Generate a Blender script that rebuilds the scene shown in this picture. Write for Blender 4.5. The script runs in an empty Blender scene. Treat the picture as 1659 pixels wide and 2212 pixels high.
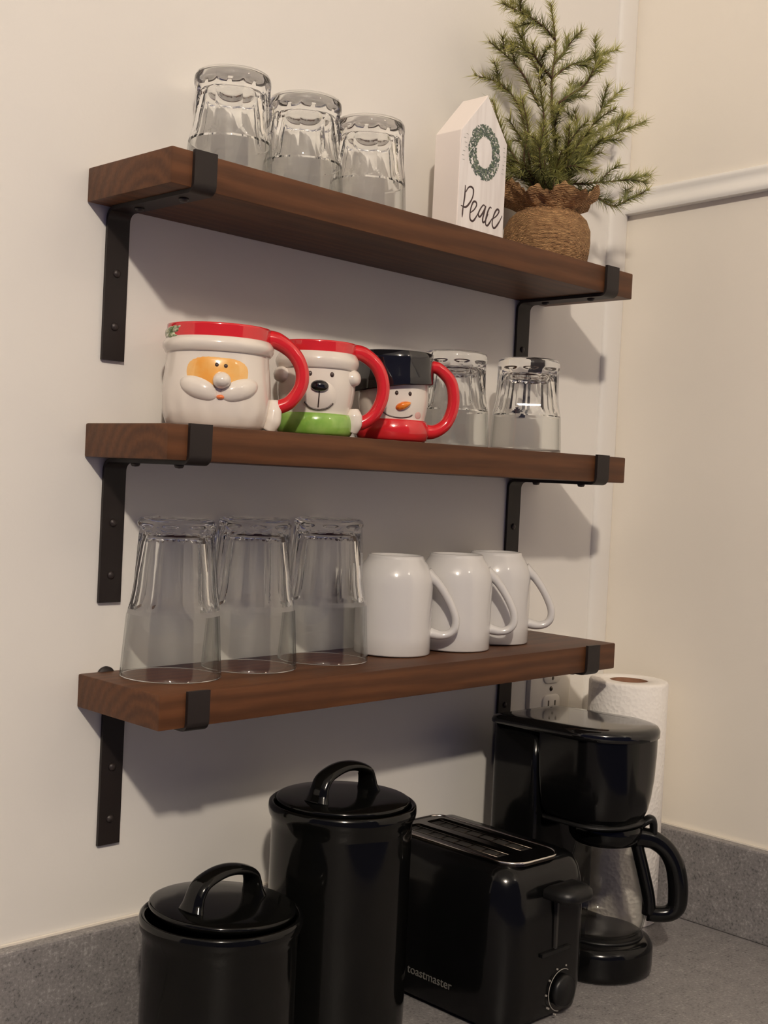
import bpy, bmesh, math, random
from mathutils import Vector, Matrix
R = random.Random(7)
PI = math.pi
scene = bpy.context.scene
COL = scene.collection

# ------------------------------------------------------------------ camera
CAM = Vector((-0.4842, -0.9386, 0.4967))
yaw, pitch, roll, FPX = 0.7974, -0.0230, 0.0486, 2726.95
fw = Vector((math.cos(pitch) * math.cos(yaw), math.cos(pitch) * math.sin(yaw), math.sin(pitch)))
rt = fw.cross(Vector((0, 0, 1))).normalized()
up = rt.cross(fw)
r2 = math.cos(roll) * rt + math.sin(roll) * up
u2 = -math.sin(roll) * rt + math.cos(roll) * up
cd = bpy.data.cameras.new('camera')
cam = bpy.data.objects.new('camera', cd)
COL.objects.link(cam)
cd.sensor_fit = 'VERTICAL'
cd.sensor_height = 36.0
cd.lens = FPX / 2212 * 36.0
cd.clip_start = 0.02
m = Matrix(((r2.x, u2.x, -fw.x, CAM.x), (r2.y, u2.y, -fw.y, CAM.y), (r2.z, u2.z, -fw.z, CAM.z), (0, 0, 0, 1)))
cam.matrix_world = m
scene.camera = cam

# ------------------------------------------------------------------ world, lamps, exposure
w = bpy.data.worlds.new('room_air')
scene.world = w
w.use_nodes = True
bg = w.node_tree.nodes['Background']
bg.inputs[0].default_value = (0.33, 0.375, 0.98, 1)
bg.inputs[1].default_value = 0.115


def lamp(name, kind, loc, energy, color, **kw):
    l = bpy.data.lights.new(name, kind)
    l.energy = energy
    l.color = color
    for k, v in kw.items():
        setattr(l, k, v)
    o = bpy.data.objects.new(name, l)
    o.location = loc
    COL.objects.link(o)
    return o


lamp('ceiling_lamp', 'POINT', (-1.25, -2.0, 1.95), 180, (1.0, 0.875, 0.735), shadow_soft_size=0.055)
lamp('added_fill_lamp', 'POINT', (0.55, -2.1, 1.75), 6, (1.0, 0.86, 0.70), shadow_soft_size=0.10)  # weak fill added to lift the right wall, no known fixture
win = lamp('window_daylight', 'AREA', (1.9, -3.2, 0.95), 13.0, (0.36, 0.58, 1.0), shape='RECTANGLE', size=0.24, size_y=0.5)
win.rotation_euler = (Vector((0.3, 0, 0.5)) - Vector((1.9, -3.2, 0.95))).to_track_quat('-Z', 'Y').to_euler()
scene.view_settings.view_transform = 'Standard'
scene.view_settings.look = 'None'
scene.view_settings.gamma = 1
scene.view_settings.use_curve_mapping = False
scene.view_settings.exposure = 0.0
cy = scene.cycles
cy.max_bounces = 14
cy.transmission_bounces = 14
cy.transparent_max_bounces = 16
cy.glossy_bounces = 6
cy.diffuse_bounces = 5
cy.blur_glossy = 0.3
cy.use_denoising = True
cy.sample_clamp_indirect = 4.0


# ------------------------------------------------------------------ materials
def mat(name, color, rough=0.5, metal=0.0, **kw):
    mt = bpy.data.materials.new(name)
    mt.use_nodes = True
    b = mt.node_tree.nodes['Principled BSDF']
    b.inputs['Base Color'].default_value = (*color, 1)
    b.inputs['Roughness'].default_value = rough
    b.inputs['Metallic'].default_value = metal
    for k, v in kw.items():
        b.inputs[k.replace('_', ' ')].default_value = v
    return mt


def N(mt, typ, **kw):
    n = mt.node_tree.nodes.new(typ)
    for k, v in kw.items():
        if k in n.inputs.keys() if hasattr(n.inputs, 'keys') else False:
            n.inputs[k].default_value = v
        else:
            setattr(n, k, v)
    return n


def L(mt, a, b):
    mt.node_tree.links.new(a, b)


def ramp(mt, fac, stops):
    r = mt.node_tree.nodes.new('ShaderNodeValToRGB')
    e = r.color_ramp.elements
    while len(e) < len(stops):
        e.new(0.5)
    for i, (p, c) in enumerate(stops):
        e[i].position = p
        e[i].color = (*c, 1)
    L(mt, fac, r.inputs[0])
    return r.outputs[0]


def noise_bump(mt, scale, strength, dist=0.001, detail=3):
    b = mt.node_tree.nodes['Principled BSDF']
    tc = N(mt, 'ShaderNodeTexCoord')
    nz = N(mt, 'ShaderNodeTexNoise')
    nz.inputs['Scale'].default_value = scale
    nz.inputs['Detail'].default_value = detail
    L(mt, tc.outputs['Object'], nz.inputs['Vector'])
    bp = N(mt, 'ShaderNodeBump')
    bp.inputs['Strength'].default_value = strength
    bp.inputs['Distance'].default_value = dist
    L(mt, nz.outputs[0], bp.inputs['Height'])
    L(mt, bp.outputs[0], b.inputs['Normal'])
    return mt


def noise_color(mt, scale, stops, detail=4, vec_scale=None, rough_noise=0.5):
    b = mt.node_tree.nodes['Principled BSDF']
    tc = N(mt, 'ShaderNodeTexCoord')
    nz = N(mt, 'ShaderNodeTexNoise')
    nz.inputs['Scale'].default_value = scale
    nz.inputs['Detail'].default_value = detail
    nz.inputs['Roughness'].default_value = rough_noise
    src = tc.outputs['Object']
    if vec_scale:
        mp = N(mt, 'ShaderNodeMapping')
        mp.inputs['Scale'].default_value = vec_scale
        L(mt, src, mp.inputs['Vector'])
        src = mp.outputs[0]
    L(mt, src, nz.inputs['Vector'])
    c = ramp(mt, nz.outputs[0], stops)
    L(mt, c, b.inputs['Base Color'])
    return mt


M = {}
M['wall'] = noise_bump(noise_color(mat('wall_paint', (0.78, 0.76, 0.71), 0.55), 6, [(0.3, (0.765, 0.735, 0.685)), (0.7, (0.79, 0.76, 0.708))]), 260, 0.12, 0.0006)
M['wall2'] = noise_bump(noise_color(mat('wall_paint_lit', (0.85, 0.8, 0.7), 0.5), 6, [(0.3, (0.855, 0.798, 0.700)), (0.7, (0.875, 0.818, 0.720))]), 260, 0.12, 0.0006)  # right wall's brighter light put into a lighter, yellower paint colour
M['trim'] = noise_bump(mat('trim_paint', (0.80, 0.78, 0.74), 0.38), 40, 0.08, 0.0005)
M['caulk'] = mat('caulk', (0.82, 0.76, 0.66), 0.5)


def wood(name, seed):
    mt = mat(name, (0.12, 0.05, 0.02), 0.5, Specular_IOR_Level=0.3)
    nt = mt.node_tree
    b = nt.nodes['Principled BSDF']
    tc = N(mt, 'ShaderNodeTexCoord')
    mp = N(mt, 'ShaderNodeMapping')
    mp.inputs['Location'].default_value = (seed * 3.1, 0.062 + 0.01 * seed, 0.012)
    mp.inputs['Scale'].default_value = (0.35, 1, 1)
    L(mt, tc.outputs['Object'], mp.inputs['Vector'])
    nz = N(mt, 'ShaderNodeTexNoise')
    nz.inputs['Scale'].default_value = 9
    nz.inputs['Detail'].default_value = 3
    L(mt, mp.outputs[0], nz.inputs['Vector'])
    mx = N(mt, 'ShaderNodeVectorMath', operation='MULTIPLY_ADD')
    mx.inputs[1].default_value = (0.03, 0.03, 0.03)
    L(mt, nz.outputs['Color'], mx.inputs[0])
    L(mt, mp.outputs[0], mx.inputs[2])
    wv = N(mt, 'ShaderNodeTexWave', wave_type='RINGS', rings_direction='X')
    wv.inputs['Scale'].default_value = 26
    wv.inputs['Distortion'].default_value = 1.6
    wv.inputs['Detail'].default_value = 3
    wv.inputs['Detail Scale'].default_value = 2
    L(mt, mx.outputs[0], wv.inputs['Vector'])
    mp2 = N(mt, 'ShaderNodeMapping')
    mp2.inputs['Scale'].default_value = (8, 160, 160)
    L(mt, tc.outputs['Object'], mp2.inputs['Vector'])
    n2 = N(mt, 'ShaderNodeTexNoise')
    n2.inputs['Scale'].default_value = 1.5
    n2.inputs['Detail'].default_value = 5
    L(mt, mp2.outputs[0], n2.inputs['Vector'])
    n3 = N(mt, 'ShaderNodeTexNoise')
    n3.inputs['Scale'].default_value = 14
    n3.inputs['Detail'].default_value = 2
    L(mt, tc.outputs['Object'], n3.inputs['Vector'])
    a1 = N(mt, 'ShaderNodeMath', operation='MULTIPLY_ADD')
    a1.inputs[1].default_value = 0.26
    L(mt, wv.outputs['Fac'], a1.inputs[0])
    a2 = N(mt, 'ShaderNodeMath', operation='MULTIPLY')
    a2.inputs[1].default_value = 0.5
    L(mt, n2.outputs[0], a2.inputs[0])
    L(mt, a2.outputs[0], a1.inputs[2])
    a3 = N(mt, 'ShaderNodeMath', operation='MULTIPLY_ADD')
    a3.inputs[1].default_value = 0.4
    L(mt, n3.outputs[0], a3.inputs[0])
    L(mt, a1.outputs[0], a3.inputs[2])
    c = ramp(mt, a3.outputs[0], [(0.2, (0.040, 0.0140, 0.0048)), (0.55, (0.074, 0.0270, 0.0090)), (0.95, (0.128, 0.048, 0.0165))])
    L(mt, c, b.inputs['Base Color'])
    bp = N(mt, 'ShaderNodeBump')
    bp.inputs['Strength'].default_value = 0.25
    bp.inputs['Distance'].default_value = 0.0008
    L(mt, n2.outputs[0], bp.inputs['Height'])
    L(mt, bp.outputs[0], b.inputs['Normal'])
    return mt


M['wood1'], M['wood2'], M['wood3'] = wood('walnut_board_a', 1), wood('walnut_board_b', 2), wood('walnut_board_c', 3)
M['iron'] = noise_bump(mat('bracket_iron', (0.013, 0.009, 0.008), 0.5, 0.0, Specular_IOR_Level=0.35), 220, 0.2, 0.0005)
M['bolt'] = mat('bolt_iron', (0.030, 0.022, 0.020), 0.45, 0.2)


def glass(name, tint, clear):
    """clear: share of light that goes straight on; the rest is bent by real refraction"""
    mt = bpy.data.materials.new(name)
    mt.use_nodes = True
    nt = mt.node_tree
    b = nt.nodes['Principled BSDF']
    out = nt.nodes['Material Output']
    tr = nt.nodes.new('ShaderNodeBsdfTransparent')
    tr.inputs[0].default_value = (*tint, 1)
    gl = nt.nodes.new('ShaderNodeBsdfGlossy')
    gl.inputs['Roughness'].default_value = 0.012
    lw = nt.nodes.new('ShaderNodeLayerWeight')
    lw.inputs['Blend'].default_value = 0.5
    pw = nt.nodes.new('ShaderNodeMath')
    pw.operation = 'POWER'
    pw.inputs[1].default_value = 4.0
    nt.links.new(lw.outputs['Facing'], pw.inputs[0])
    fr = nt.nodes.new('ShaderNodeMath')
    fr.operation = 'MULTIPLY_ADD'
    fr.inputs[1].default_value = 0.75
    fr.inputs[2].default_value = 0.045
    nt.links.new(pw.outputs[0], fr.inputs[0])
    mc = nt.nodes.new('ShaderNodeMix')
    mc.data_type = 'RGBA'
    mc.inputs[6].default_value = (*tint, 1)
    mc.inputs[7].default_value = (0.62 * tint[0], 0.64 * tint[1], 0.63 * tint[2], 1)
    nt.links.new(pw.outputs[0], mc.inputs[0])
    nt.links.new(mc.outputs[2], tr.inputs[0])
    mx = nt.nodes.new('ShaderNodeMixShader')
    nt.links.new(fr.outputs[0], mx.inputs[0])
    nt.links.new(tr.outputs[0], mx.inputs[1])
    nt.links.new(gl.outputs[0], mx.inputs[2])
    b.inputs['Base Color'].default_value = (0.99, 0.995, 0.985, 1)
    b.inputs['Roughness'].default_value = 0.0
    b.inputs['Transmission Weight'].default_value = 1
    b.inputs['IOR'].default_value = 1.49
    m2 = nt.nodes.new('ShaderNodeMixShader')
    m2.inputs[0].default_value = clear
    nt.links.new(b.outputs[0], m2.inputs[1])
    nt.links.new(mx.outputs[0], m2.inputs[2])
    nt.links.new(m2.outputs[0], out.inputs[0])
    return mt


M['thin'] = glass('thin_glass_wall', (0.985, 0.99, 0.985), 1.0)
M['glass'] = glass('thick_glass', (0.975, 0.985, 0.975), 0.0)
M['carafe'] = glass('carafe_glass', (0.955, 0.95, 0.935), 1.0)


def glaze(name, c, rough=0.12):
    return noise_bump(mat(name, c, rough, Coat_Weight=0.4, Coat_Roughness=0.05), 30, 0.05, 0.0006)


M['white'] = glaze('white_glaze', (0.64, 0.62, 0.60))
M['cream'] = glaze('cream_glaze', (0.76, 0.69, 0.61))
M['red'] = glaze('red_glaze', (0.62, 0.022, 0.028))
M['green'] = noise_color(glaze('green_glaze', (0.22, 0.42, 0.07)), 60, [(0.3, (0.17, 0.36, 0.05)), (0.7, (0.30, 0.50, 0.11))])
M['holly'] = noise_color(glaze('holly_glaze', (0.22, 0.3, 0.12)), 260, [(0.4, (0.10, 0.17, 0.05)), (0.6, (0.6, 0.58, 0.42))])
M['skin'] = noise_color(glaze('peach_glaze', (0.80, 0.42, 0.10)), 55, [(0.35, (0.80, 0.36, 0.07)), (0.65, (0.84, 0.50, 0.17))])
M['blackg'] = glaze('black_glaze', (0.008, 0.008, 0.010), 0.08)
M['orange'] = noise_color(glaze('orange_glaze', (0.80, 0.17, 0.02)), 90, [(0.35, (0.72, 0.10, 0.01)), (0.65, (0.86, 0.28, 0.03))])
M['line'] = mat('painted_line', (0.05, 0.03, 0.025), 0.3)
M['mouth'] = glaze('coral_glaze', (0.80, 0.20, 0.06))
M['blush'] = mat('blush', (0.72, 0.42, 0.37), 0.25)
M['canister'] = noise_bump(mat('black_stoneware', (0.003, 0.003, 0.0026), 0.10, Specular_IOR_Level=0.26), 14, 0.04, 0.001)
M['plastic'] = mat('black_plastic', (0.003, 0.003, 0.003), 0.14, Specular_IOR_Level=0.26)
M['lidplastic'] = mat('polished_black_plastic', (0.004, 0.004, 0.004), 0.09, Specular_IOR_Level=0.6)
M['matplastic'] = noise_bump(mat('matte_black_plastic', (0.004, 0.004, 0.004), 0.4, Specular_IOR_Level=0.3), 500, 0.15, 0.0003)
M['steel'] = mat('dark_steel', (0.075, 0.062, 0.052), 0.25, 1.0)
M['chrome'] = mat('chrome_edge', (0.80, 0.76, 0.70), 0.16, 1.0)
M['slotdark'] = mat('slot_interior', (0.02, 0.018, 0.016), 0.6)
M['dimtext'] = mat('dim_gray_print', (0.11, 0.105, 0.095), 0.6)
M['graytext'] = mat('gray_print', (0.30, 0.28, 0.25), 0.5)
M['paper'] = mat('paper_towel', (0.86, 0.82, 0.76), 0.95)
M['core'] = noise_color(mat('cardboard', (0.22, 0.11, 0.06), 0.9), 70, [(0.3, (0.19, 0.09, 0.05)), (0.7, (0.26, 0.13, 0.075))])
M['plate'] = mat('outlet_plastic', (0.82, 0.78, 0.70), 0.32)
M['plateslot'] = mat('outlet_slot', (0.10, 0.08, 0.06), 0.6)


def paper_setup():
    mt = M['paper']
    b = mt.node_tree.nodes['Principled BSDF']
    tc = N(mt, 'ShaderNodeTexCoord')
    v = N(mt, 'ShaderNodeTexVoronoi')
    v.inputs['Scale'].default_value = 210
    L(mt, tc.outputs['Object'], v.inputs['Vector'])
    bp = N(mt, 'ShaderNodeBump')
    bp.inputs['Strength'].default_value = 0.6
    bp.inputs['Distance'].default_value = 0.0012
    L(mt, v.outputs['Distance'], bp.inputs['Height'])
    L(mt, bp.outputs[0], b.inputs['Normal'])


paper_setup()


def counter_mat():
    mt = mat('speckled_laminate', (0.3, 0.28, 0.27), 0.42)
    b = mt.node_tree.nodes['Principled BSDF']
    tc = N(mt, 'ShaderNodeTexCoord')
    n1 = N(mt, 'ShaderNodeTexNoise')
    n1.inputs['Scale'].default_value = 330
    n1.inputs['Detail'].default_value = 4
    n1.inputs['Roughness'].default_value = 0.7
    n2 = N(mt, 'ShaderNodeTexNoise')
    n2.inputs['Scale'].default_value = 60
    n2.inputs['Detail'].default_value = 3
    L(mt, tc.outputs['Object'], n1.inputs['Vector'])
    L(mt, tc.outputs['Object'], n2.inputs['Vector'])
    ad = N(mt, 'ShaderNodeMath', operation='MULTIPLY_ADD')
    ad.inputs[1].default_value = 0.35
    L(mt, n2.outputs[0], ad.inputs[0])
    L(mt, n1.outputs[0], ad.inputs[2])
    c = ramp(mt, ad.outputs[0], [(0.50, (0.085, 0.08, 0.08)), (0.60, (0.195, 0.184, 0.182)), (0.74, (0.230, 0.216, 0.212)), (0.86, (0.36, 0.34, 0.33))])
    L(mt, c, b.inputs['Base Color'])
    return mt


M['counter'] = counter_mat()


def burlap():
    mt = noise_color(mat('burlap', (0.33, 0.17, 0.075), 0.95), 150, [(0.3, (0.32, 0.165, 0.070)), (0.7, (0.58, 0.335, 0.150))])
    b = mt.node_tree.nodes['Principled BSDF']
    tc = N(mt, 'ShaderNodeTexCoord')
    w1 = N(mt, 'ShaderNodeTexWave', bands_direction='Z')
    w1.inputs['Scale'].default_value = 230
    w1.inputs['Distortion'].default_value = 5
    w2 = N(mt, 'ShaderNodeTexWave', bands_direction='DIAGONAL')
    w2.inputs['Scale'].default_value = 140
    w2.inputs['Distortion'].default_value = 3
    for q in (w1, w2):
        L(mt, tc.outputs['Object'], q.inputs['Vector'])
    ad = N(mt, 'ShaderNodeMath', operation='ADD')
    L(mt, w1.outputs['Fac'], ad.inputs[0])
    L(mt, w2.outputs['Fac'], ad.inputs[1])
    bp = N(mt, 'ShaderNodeBump')
    bp.inputs['Strength'].default_value = 0.9
    bp.inputs['Distance'].default_value = 0.0016
    L(mt, ad.outputs[0], bp.inputs['Height'])
    L(mt, bp.outputs[0], b.inputs['Normal'])
    return mt


M['burlap'] = burlap()
M['signwood'] = noise_color(mat('whitewashed_wood', (0.8, 0.76, 0.74), 0.6), 8, [(0.3, (0.70, 0.65, 0.62)), (0.55, (0.83, 0.79, 0.76)), (0.8, (0.86, 0.82, 0.80))], vec_scale=(14, 2, 1))
M['signside'] = mat('white_sign_edge', (0.86, 0.78, 0.72), 0.5)
M['ink'] = mat('dark_ink', (0.045, 0.022, 0.022), 0.5)
M['leaf'] = noise_color(mat('painted_leaf', (0.08, 0.11, 0.09), 0.6), 420, [(0.3, (0.035, 0.045, 0.055)), (0.55, (0.10, 0.14, 0.10)), (0.75, (0.28, 0.32, 0.20))])
M['bark'] = mat('twig_bark', (0.085, 0.040, 0.022), 0.8)


def needle_mat():
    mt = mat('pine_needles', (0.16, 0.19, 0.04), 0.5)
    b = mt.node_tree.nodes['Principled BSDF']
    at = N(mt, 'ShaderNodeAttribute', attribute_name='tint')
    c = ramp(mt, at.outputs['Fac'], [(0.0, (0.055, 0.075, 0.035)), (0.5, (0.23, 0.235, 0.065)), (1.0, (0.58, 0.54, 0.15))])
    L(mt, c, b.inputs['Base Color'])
    return mt


M['needle'] = needle_mat()


# ------------------------------------------------------------------ mesh helpers
def link(name, verts, faces, material, parent=None, smooth=True, loc=None):
    me = bpy.data.meshes.new(name)
    me.from_pydata([tuple(v) for v in verts], [], faces)
    me.materials.append(material)
    me.validate()
    me.update()
    bm = bmesh.new()
    bm.from_mesh(me)
    bmesh.ops.recalc_face_normals(bm, faces=bm.faces)
    bm.to_mesh(me)
    bm.free()
    if smooth:
        me.polygons.foreach_set('use_smooth', [True] * len(me.polygons))
    o = bpy.data.objects.new(name, me)
    COL.objects.link(o)
    if parent:
        o.parent = parent
    if loc:
        o.location = loc
    return o


def sharp(o, deg=35):
    bm = bmesh.new()
    bm.from_mesh(o.data)
    for e in bm.edges:
        if len(e.link_faces) == 2 and e.calc_face_angle(0) > math.radians(deg):
            e.smooth = False
    bm.to_mesh(o.data)
    bm.free()
    return o


def thing(name, label, cat, loc=(0, 0, 0), rz=0.0, group=None):
    o = bpy.data.objects.new(name, None)
    COL.objects.link(o)
    o.empty_display_size = 0.02
    o.location = loc
    o.rotation_euler = (0, 0, rz)
    o['label'] = label
    o['category'] = cat
    if group:
        o['group'] = group
    return o


def join(*gs):
    V, F = [], []
    for v, f in gs:
        k = len(V)
        V += list(v)
        F += [tuple(i + k for i in q) for q in f]
    return V, F


def box(x0, x1, y0, y1, z0, z1):
    v = [(x0, y0, z0), (x1, y0, z0), (x1, y1, z0), (x0, y1, z0), (x0, y0, z1), (x1, y0, z1), (x1, y1, z1), (x0, y1, z1)]
    return v, [(0, 3, 2, 1), (4, 5, 6, 7), (0, 1, 5, 4), (1, 2, 6, 5), (2, 3, 7, 6), (3, 0, 4, 7)]


def bevel_obj(o, width, seg=2):
    bm = bmesh.new()
    bm.from_mesh(o.data)
    es = [e for e in bm.edges if e.calc_face_angle(0) > 0.4]
    bmesh.ops.bevel(bm, geom=es, offset=width, segments=seg, profile=0.6, affect='EDGES', clamp_overlap=True)
    bm.to_mesh(o.data)
    bm.free()
    return o


def lathe(prof, seg=96, rfun=None, close=False, center=(0, 0)):
    """prof: [(r,z)]; rfun(r,z,theta,i)->r ; poles when r==0; close joins last to first (solid of a shell)"""
    V, F, rows = [], [], []
    for i, (r, z) in enumerate(prof):
        if r < 1e-7:
            rows.append([len(V)])
            V.append((center[0], center[1], z))
        else:
            row = []
            for k in range(seg):
                th = 2 * PI * k / seg
                rr = rfun(r, z, th, i) if rfun else r
                row.append(len(V))
                V.append((center[0] + rr * math.cos(th), center[1] + rr * math.sin(th), z))
            rows.append(row)
    n = len(rows)
    for i in range(n if close else n - 1):
        a, b = rows[i], rows[(i + 1) % n]
        if len(a) == 1 and len(b) == 1:
            continue
        for k in range(seg):
            k2 = (k + 1) % seg
            if len(a) == 1:
                F.append((a[0], b[k], b[k2]))
            elif len(b) == 1:
                F.append((a[k], a[k2], b[0]))
            else:
                F.append((a[k], a[k2], b[k2], b[k]))
    return V, F


def spline(pts, n=8):
    P = [Vector(p) for p in pts]
    out = []
    for i in range(len(P) - 1):
        p0 = P[i - 1] if i else P[i] * 2 - P[i + 1]
        p1, p2 = P[i], P[i + 1]
        p3 = P[i + 2] if i + 2 < len(P) else p2 * 2 - p1
        for k in range(n):
            t = k / n
            out.append(0.5 * ((2 * p1) + (p2 - p0) * t + (2 * p0 - 5 * p1 + 4 * p2 - p3) * t * t + (3 * p1 - p0 - 3 * p2 + p3) * t ** 3))
    out.append(P[-1])
    return out


def tube(pts, rad, seg=12, flat=1.0, upv=None, caps=True):
    """rad: number or list; flat: second half-axis ratio along 'side' = tangent x upv"""
    P = [Vector(p) for p in pts]
    n = len(P)
    rads = rad if isinstance(rad, (list, tuple)) else [rad] * n
    if len(rads) != n:
        q = []
        for i in range(n):
            t = i / (n - 1) * (len(rads) - 1)
            a = min(int(t), len(rads) - 2)
            q.append(rads[a] + (rads[a + 1] - rads[a]) * (t - a))
        rads = q
    V, F = [], []
    ref = Vector(upv) if upv else None
    prev = None
    for i in range(n):
        t = (P[min(i + 1, n - 1)] - P[max(i - 1, 0)]).normalized()
        if ref is None:
            a = Vector((0, 0, 1)) if abs(t.z) < 0.9 else Vector((1, 0, 0))
            if prev is None:
                s = t.cross(a).normalized()
            else:
                s = (prev - t * prev.dot(t)).normalized()
            prev = s
        else:
            s = t.cross(ref).normalized() if t.cross(ref).length > 1e-6 else prev
            if prev is not None and s.dot(prev) < 0:
                s = -s
            prev = s
        u = t.cross(s).normalized()
        for k in range(seg):
            th = 2 * PI * k / seg
            V.append(P[i] + s * math.cos(th) * rads[i] * flat + u * math.sin(th) * rads[i])
    for i in range(n - 1):
        for k in range(seg):
            k2 = (k + 1) % seg
            F.append((i * seg + k, i * seg + k2, (i + 1) * seg + k2, (i + 1) * seg + k))
    if caps:
        F.append(tuple(range(seg)))
        F.append(tuple((n - 1) * seg + k for k in reversed(range(seg))))
    return V, F


def rrect(x0, x1, y0, y1, radii, inset=0.0, n=8):
    """rounded rectangle outline, radii = (x0y0, x1y0, x1y1, x0y1)"""
    x0, x1, y0, y1 = x0 + inset, x1 - inset, y0 + inset, y1 - inset
    pts = []
    mx = min((x1 - x0), (y1 - y0)) / 2 * 0.999
    for (cx, cy, a0), r in zip([(x0, y0, PI), (x1, y0, 1.5 * PI), (x1, y1, 0), (x0, y1, 0.5 * PI)], radii):
        r = max(min(r - inset, mx), 0.0004)
        sx = 1 if cx == x0 else -1
        sy = 1 if cy == y0 else -1
        ox, oy = cx + sx * r, cy + sy * r
        for k in range(n + 1):
            a = a0 + (PI / 2) * k / n
            pts.append((ox + r * math.cos(a), oy + r * math.sin(a)))
    return pts


def loft(x0, x1, y0, y1, radii, rows, n=8, top=True, bottom=True):
    V, F = [], []
    for ins, z in rows:
        o = rrect(x0, x1, y0, y1, radii, ins, n)
        V += [(p[0], p[1], z) for p in o]
    c = 4 * (n + 1)
    for i in range(len(rows) - 1):
        for k in range(c):
            k2 = (k + 1) % c
            F.append((i * c + k, i * c + k2, (i + 1) * c + k2, (i + 1) * c + k))
    if bottom:
        F.append(tuple(reversed(range(c))))
    if top:
        F.append(tuple((len(rows) - 1) * c + k for k in range(c)))
    return V, F


# ------------------------------------------------------------------ numbers of the place
D, T = 0.1219, 0.0283
SH = {1: dict(o=0.0685, z=0.7467, s=-0.0111, L=0.6100), 2: dict(o=0.0762, z=0.5348, s=0.0045, L=0.6065), 3: dict(o=0.0794, z=0.3229, s=0.0143, L=0.6027)}
X1, ZS = 0.8315, 0.1027


def sz(i, x):
    s = SH[i]
    return s['z'] + s['s'] * (x - s['o'])


# ------------------------------------------------------------------ setting
def struct(name, g, material, kind=True, smooth=False):
    o = link(name, g[0], g[1], material, smooth=smooth)
    if kind:
        o['kind'] = 'structure'
    return o


struct('wall_back', box(-2.2, X1 + 0.1, 0, 0.1, -0.04, 2.1), M['wall'])
struct('wall_right', box(X1, X1 + 0.1, -2.4, 0, -0.04, 2.1), M['wall2'])
struct('ceiling', box(-2.6, X1 + 0.1, -3.6, 0.1, 2.1, 2.2), M['trim'])
# flat corner strip with an eased edge, on the back wall
prof = [(0, 0), (0, -0.0020), (0.0025, -0.0045), (0.007, -0.0060), (0.030, -0.0060), (0.034, -0.0050), (0.0375, -0.0025), (0.0375, 0)]
V, F = [], []
for z in (ZS, 2.1):
    V += [(0.7925 + a, b, z) for a, b in prof]
F = [(i, i + 1, i + 9, i + 8) for i in range(7)] + [tuple(range(8)), tuple(range(15, 7, -1))]
sharp(struct('trim_1', (V, F), M['wall'], smooth=True), 50)
# rail moulding across the right wall
zt = 0.8445
rp = [(0, 0), (0.0115, 0.0), (0.0125, 0.0022), (0.0125, 0.0052), (0.0105, 0.0095), (0.0065, 0.0140), (0.0045, 0.0185), (0.0050, 0.0225), (0.0060, 0.0255), (0.0050, 0.029), (0.002, 0.031), (0, 0.031)]
V = []
for y in (-0.0005, -2.4):
    V += [(X1 - a, y, zt + b - (y * 0.035)) for a, b in rp]
n = len(rp)
F = [(i, i + 1, i + 1 + n, i + n) for i in range(n - 1)] + [tuple(range(n)), tuple(range(2 * n - 1, n - 1, -1))]
sharp(struct('trim_2', (V, F), M['trim'], smooth=True), 60)

# countertop with its two backsplashes
ct = thing('countertop', 'gray speckled laminate countertop under the canisters and toaster', 'countertop')
o = link('counter_slab', *box(-1.3, X1 - 0.001, -0.62, -0.001, -0.038, 0), M['counter'], ct, False)
bevel_obj(o, 0.002)
for lab, g, cb in (('speckled laminate backsplash along the shelf wall', box(-1.3, X1 - 0.001, -0.015, -0.0005, 0.0003, ZS), box(-1.3, X1 - 0.001, -0.003, -0.0006, ZS, ZS + 0.0018)),
                   ('speckled laminate backsplash along the right wall', box(X1 - 0.0155, X1 - 0.0005, -0.62, -0.0153, 0.0003, ZS), box(X1 - 0.003, X1 - 0.0006, -0.62, -0.0155, ZS, ZS + 0.0018))):
    bs = thing('backsplash', lab, 'backsplash')
    o = link('splash_panel', *g, M['counter'], bs, False)
    bevel_obj(o, 0.0025)
    link('caulk_bead', *cb, M['caulk'], bs, False)

# ------------------------------------------------------------------ shelves
BR_L = {1: 0.0855, 2: 0.0925, 3: 0.1020}
BR_X = {1: 0.0, 2: 0.0, 3: 0.0}
LAB = {1: 'topmost dark-stained wooden wall shelf carrying the small pine and white sign',
       2: 'middle dark-stained wooden wall shelf carrying the red-handled face mugs',
       3: 'lowest dark-stained wooden wall shelf carrying tall glasses and plain white mugs'}


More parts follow.
